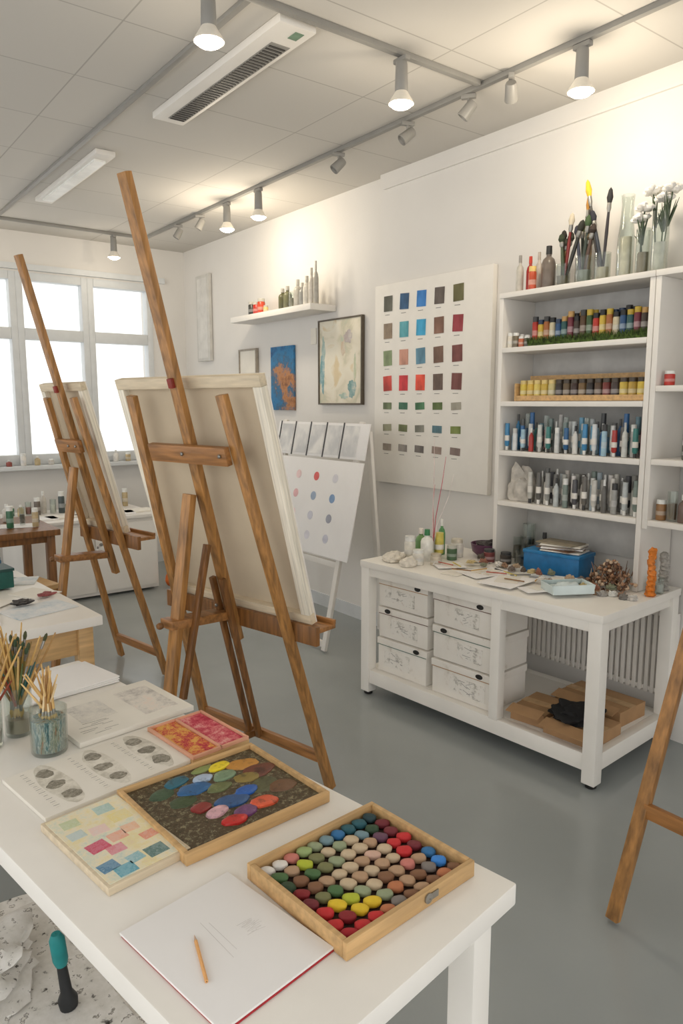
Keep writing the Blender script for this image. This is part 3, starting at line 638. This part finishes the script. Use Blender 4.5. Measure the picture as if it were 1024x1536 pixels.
vase((3.1,1.89,TT),.032,.2,'clear vase with white paper flowers',(130,116,90)); vase((3.1,1.812,TT),.036,.26,'ribbed clear vase with white flowers',(196,192,182))
for k,(y,zt,ln) in enumerate(((1.895,.24,.05),(1.88,.2,-.1),(1.80,.3,.1),(1.82,.31,-.12),(1.81,.27,.0))):
    o=E('paper_flower','white paper flower with dark stem in a vase','flower',(3.1+.008*(k-2),y,TT+.015),group='flowers on top of the bookcase',rot=(ln,0,0))
    MB().tube([(0,0,0),(0,.004,.12),(0,0,zt+.02)],.003,cm((60,80,50))).obj('stem',o)
    b=MB()
    for i in range(11):
        a=i*.7; q=.022 if i<8 else .008; b.ell((q*math.cos(a),q*math.sin(a),zt+.028+.005*(i%3)),(.021,.016,.014),cm((238,235,228)),rot=a,jit=.3,u=10,v=6)
    b.ell((0,0,zt+.046),(.009,.009,.008),cm((60,60,50)),u=8,v=6); b.obj('petals',o)
    b=MB()
    for i in range(8): b.tube([(0,0,zt*.6),(R(-.03,.03),R(-.03,.03),zt+R(-.04,.02))],[.007,.001],cm((66,80,56)),seg=5)
    b.obj('leaf',o)
for i,(z,y) in enumerate(((1.677,1.70),(1.092,1.70),(1.092,1.65),(1.092,1.60),(1.362,1.6))):
    bottle(['jar','jar','glass','bottle','jar'][i],[(190,50,40),(150,110,70),(130,110,90),(110,90,80),(90,90,80)][i],[.06,.09,.13,.12,.08][i],.022,name='craft_jar',label='small jar of craft material on white shelving',grp='jars on the white wall shelving',loc=(3.05,y,z))
# ---------------- things on worktable ----------------
bx=E('blue_box','bright blue lidded box with papers on top','box',(3.03,2.21,DZ+.001),math.radians(8))
MB().box((0,0,.05),(.16,.30,.1),cm((24,110,166),.4),bev=.004).obj('box_body',bx)
MB().box((0,0,.108),(.168,.308,.018),cm((30,120,176),.4),bev=.004).obj('lid',bx)
b=MB()
for i in range(6): b.box((R(-.01,.01),R(-.02,.02),.004+i*.007),(.13,.2,.006),[PAPERC,cm((120,90,70)),PAPER,cm((150,140,130)),PAPERC,cm((150,140,120))][i],rot=(0,0,R(-.3,.3)),bev=0)
b.obj('paper_stack',None,(3.03,2.19,DZ+.12),.2,'small stack of papers lying on a blue box','paper')
o=E('bowl','dark purple ceramic bowl of brushes and scraps','bowl',(3.06,2.70,DZ+.001))
MB().lathe([(.001,0),(.05,0),(.085,.03),(.095,.075),(.09,.075),(.08,.032),(.046,.008),(.001,.008)],cm((96,56,84),.35),seg=28).obj('bowl_body',o)
MB().crumple((0,0,.05),(.065,.065,.03),cm((60,54,54)),seed=2).obj('contents',o)
for (x,y,h,r,c,k) in ((3.16,2.5,.2,.034,(60,66,64),'glass'),(3.10,2.42,.10,.03,(90,70,60),'jar'),(3.17,2.585,.12,.03,(130,120,110),'glass'),(3.03,2.45,.08,.03,(60,60,60),'glass'),(3.0,2.52,.06,.03,(70,64,60),'jar'),(3.19,2.42,.16,.026,(80,74,66),'bottle'),(2.96,2.60,.07,.03,(120,60,60),'jar')):
    bottle(k,c,h,r,cap=(60,60,60),name='craft_jar',label='dark craft jar standing on the worktable',grp='jars on the worktable',loc=(x,y,DZ+.001))
for (x,y,h,r,c,k,cap) in ((2.72,2.83,.17,.035,(236,234,226),'bottle',(60,130,80)),(2.66,2.90,.13,.03,(226,222,210),'jar',(230,230,226)),(2.76,2.92,.16,.03,(110,150,90),'bottle',(240,230,220)),(2.61,2.78,.08,.03,(230,226,216),'jar',(236,236,230)),(2.82,2.84,.14,.028,(220,204,100),'tube',(50,120,70)),(2.84,2.76,.08,.028,(80,110,80),'jar',(200,200,190)),(2.90,2.90,.2,.02,(90,150,90),'bottle',(236,236,230)),(2.68,2.72,.06,.03,(210,200,180),'jar',(190,180,160)),(2.92,2.80,.1,.035,(226,222,214),'jar',(214,206,190))):
    bottle(k,c,h,r,cap=cap,name='paint_bottle',label='white and green studio bottle on the worktable',grp='bottles on the worktable',loc=(x,y,DZ+.001))
for i,(x,y,r,s) in enumerate(((2.57,2.93,.4,.07),(2.78,3.0,.1,.05),(2.54,2.78,-.3,.045))):
    MB().crumple((0,0,0),(s,s*.8,.035),cm((226,219,206),.85),seed=i*4+1,amp=.3).obj('crumpled_paper',None,(x,y,DZ+.002),r,'crumpled off-white paper on the worktable','paper','crumpled papers on the worktable')
o=E('twig_vase','slim clear vase with thin red and white twigs','vase',(2.78,2.85,DZ+.001))
MB().lathe([(.001,0),(.022,0),(.02,.12),(.017,.12),(.018,.008),(.001,.008)],GLASS,seg=18).obj('glass_body',o)
for (c,e) in (((200,80,100),(.03,-.06,.56)),((226,206,200),(-.02,-.02,.66)),((200,110,110),(.05,.04,.4)),((230,220,214),(.02,-.13,.47))):
    MB().tube([(0,0,.01),(e[0]*.3,e[1]*.2,e[2]*.4),(e[0]*.6,e[1]*.8,e[2]*.75),e],[.0025,.0025,.002,.0012],cm(c),seg=6).obj('twig',o)
OS=art('ochre_scribble',[(.35,(186,168,110)),(.43,(232,226,212)),(.7,(240,236,228))],scale=18,detail=12,nr=.7)
for i,(x,y,w,d,r) in enumerate(((2.84,2.62,.2,.16,.3),(2.72,2.42,.22,.17,-.2),(2.66,2.22,.24,.18,.15),(2.80,2.28,.16,.12,.7),(2.7,2.64,.15,.12,-.5),(2.86,2.05,.2,.14,.4),(2.62,2.52,.12,.1,.2),(2.88,2.42,.14,.1,.6),(2.64,2.04,.13,.1,-.4))):
    b=MB(); b.box((0,0,.002+.0),(w,d,.003),PAPER if i%3 else PAPERC,bev=0); b.box((.02,.01,.0045),(w*.6,d*.6,.001),OS if i%2 else PAPERC,rot=(0,0,.4),bev=0)
    b.obj('paper_sheet',None,(x,y,DZ+.001+.0055*(i%3)),r,'loose sheet of white paper on the worktable','paper','loose papers on the worktable')
for i in range(12):
    a=R(0,3.14); x,y=2.66+R(-.05,.2),2.14+i*.05
    MB().tube([(-.05,0,0),(.05,0,0)],.003,cm([(200,160,90),(140,100,60),(110,110,106),(210,190,90),(180,90,70),(230,226,220)][i%6]),seg=8).obj('pencil',None,(x,y,DZ+.0225),a,'coloured pencil lying among papers','pencil','pencils on the worktable')
for i in range(20):
    c=[(90,80,70),(200,180,130),(150,100,80),(130,134,110),(226,222,214),(150,116,90),(186,160,130),(120,106,96)][i%8]
    MB().crumple((0,0,0),(R(.014,.028),R(.012,.02),R(.010,.018)),cm(c),seed=i+20).obj('paint_scrap',None,(2.86+R(-.08,.07),2.62-.042*i,DZ+.02),R(0,3),'small paint-covered scrap among the papers','scrap','scraps on the worktable')
pb_=E('plastic_tray','low pale blue translucent plastic tray on the worktable','tray',(2.72,1.93,DZ+.014),-.5)
PBM=mat('pale_blue_plastic',(206,220,220),.2,var=.06)
b=MB()
for s in (-1,1): b.box((0,s*.062,.022),(.19,.004,.04),PBM,rot=(s*.2,0,0),bev=.001); b.box((s*.093,0,.022),(.004,.125,.04),PBM,rot=(0,-s*.2,0),bev=.001) if False else b.box((s*.095,0,.022),(.004,.125,.04),PBM,rot=(0,s*.2,0),bev=.001)
b.box((0,0,.003),(.185,.12,.005),PBM,bev=.001); b.obj('tray_body',pb_)
MB().crumple((0,0,.004),(.07,.045,.028),mat('pale_tissue',(216,228,228),.4),seed=11,amp=.25).obj('tissue',pb_,label='crumpled pale blue tissue')
b=MB(); BR=[cm((120,86,60)),cm((160,120,90)),cm((94,66,50)),cm((200,174,146))]
for i in range(170):
    a=R(0,6.28); r=R(0,.10); z=R(.0,.15)*(1-r/.12)+.008
    p=Vector((r*math.cos(a),r*math.sin(a)*1.1,z)); b.ell(p,(R(.005,.012),R(.005,.012),R(.004,.010)),BR[i%4],jit=.5,u=8,v=6)
for i in range(70):
    p=Vector((R(-.07,.07),R(-.08,.08),R(.01,.08))); q=p+Vector((R(-.03,.03),R(-.03,.03),R(.01,.06))); b.tube([p,q],[.003,.001],BR[i%4],seg=5)
b.obj('dried_flower_pile',None,(2.96,1.87,DZ+.001),0,'heap of dried brown flowers and twigs on the worktable','dried flowers',kind='stuff')
def lump(loc,h,c,label,w=.02):
    m=mat('carved_wax',c,.5,var=.2,scale=60,bump=.4,bs=90); b=MB()
    n=9
    for k in range(n):
        z=h*(k+.5)/n; b.ell((R(-.003,.003),R(-.003,.003),z),(w*R(.85,1.1)*(1-.25*(k/n)),w*R(.85,1.1)*(1-.25*(k/n)),h/n*.85),m,jit=.5,u=14,v=8)
    b.ell((0,0,h*.04),(w*1.3,w*1.3,h*.04),m,u=16,v=8)
    return b.obj('sculpture',None,loc,0,label,'sculpture')
lump((2.985,1.69,DZ+.001),.21,(222,128,40),'rough orange cylindrical wax sculpture on the worktable')
lump((3.13,1.712,DZ+.001),.17,(176,172,164),'rough silver-grey lumpy sculpture on the worktable',.024)
bottle('glass',(200,200,196),.07,.028,name='glass_cup',label='clear glass cup beside the sculptures',loc=(3.06,1.70,DZ+.001))
for i in range(6):
    MB().crumple((0,0,0),(.02,.016,.016),cm([(200,196,190),(120,116,110),(150,120,100),(226,226,220),(160,156,150),(180,150,120)][i]),seed=i).obj('stone',None,(2.84+R(-.04,.04),1.70+i*.03,DZ+.001),R(0,3),'small pale stone on the worktable','stone','stones on the worktable')
# ---------------- display wall ----------------
pb=E('colour_chart_board','large white board with rows of colour swatches','colour chart',(3.25,3.385,1.72))
MB().box((0,0,0),(.036,1.03,1.30),mat('chart_board',(238,234,226),.7,var=.015),bev=.003).obj('board',pb)
sw=[[(94,94,84),(54,94,134),(50,120,190),(100,90,84),(100,96,60)],[(154,136,116),(90,164,174),(64,166,210),(136,100,84),(154,60,68)],[(144,160,122),(204,150,130),(100,144,166),(126,98,84),(124,74,70)],[(206,80,70),(216,68,72),(236,90,68),(116,98,88),(118,72,68)],[(120,134,100),(64,108,86),(74,122,86),(98,116,68),(160,156,142)],[(154,154,128),(120,128,90),(128,128,118),(94,128,138),(114,128,66)],[(146,136,126),(156,150,144),(120,114,110),(154,136,126),(136,118,112)]]
zz=[2.245,2.07,1.895,1.73,1.583,1.44,1.31]
for r in range(7):
    for c in range(5):
        y=3.765-.158*c; h=.098 if r<4 else .045
        col=sw[r][c]; d=tuple(int(q*.82) for q in col); lt=tuple(min(255,q+16) for q in col)
        MB().box((-.0195,y-3.385,zz[r]-1.72),(.003,.082,h),art('swatch_paint',[(.32,d),(.5,col),(.68,lt)],scale=14,detail=8,st=(1,1,.5)),rot=(R(-.06,.06),0,0),bev=0).obj('colour_swatch',pb)
        MB().box((-.0185,y-3.385+.008,zz[r]-1.72-h/2-.022),(.0015,.045,.003),INK,bev=0).obj('caption_line',pb)
def picture(name,label,y0,y1,z0,z1,m,fm=None,t=.012,x=3.318):
    o=E(name,label,'picture',(x,(y0+y1)/2,(z0+z1)/2))
    w,h=y1-y0,z1-z0
    MB().box((-.012,0,0),(.018,w-(2*t if fm else 0),h-(2*t if fm else 0)),m,bev=.001).obj('artwork',o)
    if fm:
        b=MB()
        for s in(-1,1): b.box((-.016,s*(w/2-t/2),0),(.028,t,h),fm); b.box((-.016,0,s*(h/2-t/2)),(.028,w-2*t,t),fm)
        b.obj('frame',o)
    return o
fp=picture('framed_painting','pale abstract painting in a thin dark frame',4.115,4.646,1.59,2.215,art('pale_abstract',[(.3,(190,200,180)),(.42,(214,208,184)),(.5,(232,224,204)),(.62,(236,230,212)),(.7,(224,206,170))],scale=5,dist=.8,detail=6,off=(2,1,4)),cm((94,84,70)),.011)
for (y,z,a,bb,c,s) in ((.22,-.06,.15,.03,(110,156,160),1),(.2,.10,.08,.022,(160,186,176),2),(-.14,-.20,.07,.045,(110,150,148),3),(-.05,-.25,.02,.05,(160,182,166),4),(-.10,.17,.05,.045,(186,170,164),5),(-.04,.1,.06,.022,(212,190,160),6),(-.18,-.05,.1,.015,(190,196,160),7)):
    lt=tuple(int(q*.6+92) for q in c)
    MB().blob((0,0,0),a,bb,.0012,art('washy_paint',[(.4,c),(.55,lt),(.66,(226,218,198))],scale=9,detail=12,nr=.7),seed=s,k0=.6).obj('paint_stroke',fp,(-.0212,y,z),rot=(0,-math.pi/2,0))
picture('canvas_painting','unframed blue and orange landscape painting on canvas',4.995,5.34,1.545,2.06,art('blue_orange_paint',[(.36,(24,70,120)),(.46,(50,126,176)),(.53,(60,100,130)),(.59,(186,130,84)),(.68,(110,70,54))],scale=2.6,detail=15,off=(0,3,1),nr=.7))
picture('framed_print','small pale framed print on the wall',5.567,5.87,1.72,2.07,PAPERC,cm((160,150,136)),.015)
o=E('wall_panel','tall narrow pale grey wall panel','wall panel',(3.318,6.53,2.4)); MB().box((-.02,0,0),(.035,.26,.8),mat('panel_grey',(208,206,200),.5),bev=.006).obj('panel_body',o)
MB().box((-.039,0,0),(.003,.2,.74),mat('panel_grey_light',(216,214,209),.5),bev=0).obj('panel_front',o)
MB().box((0,0,0),(.006,.07,.12),PAPERC,bev=0).obj('note_card',None,(3.316,4.74,2.11),0,'small pale card pinned to the wall','card')
o=E('floating_shelf','white floating wall shelf with small bottles','shelf',(3.2,5.04,2.29)); MB().box((0,0,0),(.23,1.18,.045),WHITE2,bev=.003).obj('shelf_board',o)
FS=2.3135
for i,(y,c,h,r,k) in enumerate(((5.40,(60,60,56),.11,.03,'jar'),(5.32,(190,50,36),.1,.032,'jar'),(5.25,(200,70,40),.12,.032,'jar'),(5.18,(226,190,120),.06,.02,'jar'),(4.93,(90,90,60),.16,.034,'bottle'),(4.86,(110,110,80),.17,.034,'bottle'),(4.79,(150,140,120),.12,.032,'glass'),(4.72,(180,176,166),.2,.032,'bottle'),(4.66,(150,150,146),.17,.025,'bottle'),(4.60,(200,196,186),.21,.03,'bottle'),(4.54,(196,190,180),.26,.024,'bottle'),(4.485,(170,166,156),.3,.02,'bottle'))):
    bottle(k,c,h,r,cap=(190,186,176),name='shelf_jar',label='small jar or bottle on the floating shelf',grp='vessels on the floating shelf',loc=(3.16,y,FS))
# display stand
ds=E('display_stand','white A-frame display stand with printed sheets','display stand',(0,0,0))
for y in (3.72,4.62):
    MB().beam((2.67,y,.01),(2.985,y,1.48),.04,.024,WHITE2,hint=(0,1,0)).obj('front_leg',ds)
MB().beam((2.678,3.74,.05),(2.678,4.60,.05),.04,.024,WHITE2,hint=(0,0,1)).obj('bottom_rail',ds)
MB().beam((2.79,3.74,.56),(2.79,4.60,.56),.04,.024,WHITE2,hint=(0,0,1)).obj('middle_rail',ds)
for y in (3.66,4.68): MB().beam((3.12,y,.01),(2.99,y,1.42),.04,.024,WHITE2,hint=(0,1,0)).obj('rear_leg',ds)
sl=.2143
def sheet(label,y0,y1,z0,z1,extra):
    zc=(z0+z1)/2; x=2.67+sl*zc-.03
    o=E('display_sheet',label,'poster',(x,(y0+y1)/2,zc),rot=(0,math.atan(sl),0),group='sheets on the display stand')
    MB().box((0,0,0),(.008,y1-y0,(z1-z0)*1.02),PAPER,bev=.001).obj('sheet_panel',o); extra(o)
def dots(o):
    D=[[(240,226,224),(234,206,204),(214,96,92),(210,208,214)],[(238,218,212),(222,176,178),(150,166,188),(126,154,190)],[(238,224,220),(236,206,206),(196,196,206),(146,148,160)],[(228,222,224),(226,218,222),(210,208,216),(192,192,204)]]
    for r in range(4):
        for c in range(4):
            rr=.030
            MB().lathe([(.001,0),(rr,0),(rr,.0012),(.001,.0012)],art('dot_paint',[(.3,D[r][c]),(.7,tuple(min(255,q+22) for q in D[r][c]))],scale=20),seg=24,M=Matrix.Rotation(-math.pi/2,4,'Y'),c=(-.0045,.36-c*.215,.2-r*.135)).obj('colour_dot',o)
def strips(o):
    for i in range(5): MB().box((-.0055,.40-i*.19,0),(.003,.15,.2),art('pale_print',[(.4,(206,206,206)),(.6,(238,236,232))],scale=6),bev=0).obj('printed_card',o)
    for i in range(5): MB().box((-.0065,.495-i*.19,0),(.004,.010,.24),cm((60,60,60)),bev=0).obj('divider_line',o)
sheet('white sheet painted with rows of coloured dots',3.60,4.70,.60,1.225,dots)
sheet('row of pale printed cards divided by dark lines',3.60,4.66,1.24,1.47,strips)
# ---------------- far counter ----------------
table('window_table','dark-topped wooden table below the windows',(.3,5.1,0),0,-.3,1.15,0,.75,.75,wm=WOODD)
cb=E('low_cabinet','low white cabinet below the windows','cabinet',(1.95,6.3,0))
MB().box((0,0,.33),(1.1,.7,.62),WHITE2,bev=.004).obj('cabinet_body',cb)
MB().box((0,-.01,.655),(1.14,.74,.026),WHITE2,bev=.003).obj('cabinet_top',cb)
for s in(-1,1):
    MB().box((s*.27,-.36,.33),(.52,.02,.56),WHITE2,bev=.004).obj('door',cb)
    MB().lathe([(.001,0),(.012,0),(.012,.02),(.001,.02)],METAL,M=RX,c=(s*.05,-.371,.45),seg=12).obj('knob',cb)
sto=E('stool','small square wooden stool near the window table','stool',(1.12,4.80,0),.2)
MB().box((0,0,.46),(.32,.32,.03),WOODL,bev=.004).obj('seat',sto)
for x in(-.13,.13):
    for y in(-.13,.13): MB().box((x,y,.2225),(.03,.03,.445),WOOD,bev=.002).obj('leg',sto)
cl=[(60,110,80),(226,222,214),(110,100,90),(190,170,130),(70,80,80),(206,200,190),(150,80,70)]
for i in range(26):
    y=5.2+R(0,.55)
    bottle(['jar','bottle','glass'][i%3],cl[i%7],R(.06,.18),R(.018,.03),name='craft_jar',label='assorted studio jar on the dark table',grp='jars on the window table',loc=(.1+i*.0515,y,.751+.004))
for i in range(4): flat('paper_sheet','white paper sheet on the dark window table','paper',(.35+i*.3,5.3+.1*(i%2)),(.25,.18),R(-.4,.4),PAPER,.003,.7505)
for i in range(5):
    MB().box((0,0,.006),(R(.2,.32),R(.15,.22),.012),[PAPER,PAPERC,cm((150,130,110))][i%3],bev=0).obj('paper_sheet',None,(1.6+i*.2,6.14+R(-.05,.05),.669),R(-.5,.5),'papers scattered on the low cabinet','paper','papers on the low cabinet')
for i in range(16):
    bottle(['jar','bottle','glass'][i%3],cl[(i*3)%7],R(.08,.2),.026,name='craft_jar',label='small jar at the back of the low cabinet',grp='jars on the low cabinet',loc=(1.45+i*.066,6.45+R(-.1,.1),.669))
for i in range(14):
    bottle(['jar','bottle'][i%2],cl[(i*2)%7],R(.05,.12),.025,name='craft_jar',label='small pot standing on the window sill',grp='pots on the sill',loc=(1.2+i*.12,6.92,1.049))
o=E('orange_bag','small orange fabric bag on the floor','bag',(2.62,5.9,.002)); MB().ell((0,0,.09),(.07,.06,.09),cm((220,110,40)),jit=.5,u=20,v=14).obj('bag_body',o)
MB().tube([(-.03,0,.15),(-.03,0,.22),(.03,0,.22),(.03,0,.15)],.005,cm((200,90,30))).obj('handle',o)
# ---------------- world, camera ----------------
w=bpy.data.worlds.new('daylight'); S.world=w; w.use_nodes=True
bg=w.node_tree.nodes['Background']; bg.inputs[0].default_value=(1,.987,.97,1); bg.inputs[1].default_value=1.32
cam=bpy.data.cameras.new('camera'); co=bpy.data.objects.new('camera',cam); COL.objects.link(co)
cam.sensor_fit='VERTICAL'; cam.sensor_height=36; cam.lens=36*1100/1536; cam.clip_start=.02
co.location=(0,0,1.6); co.rotation_euler=(math.radians(90-8.43),0,math.radians(-37.1))
S.camera=co
S.view_settings.view_transform='Standard'; S.view_settings.exposure=.2
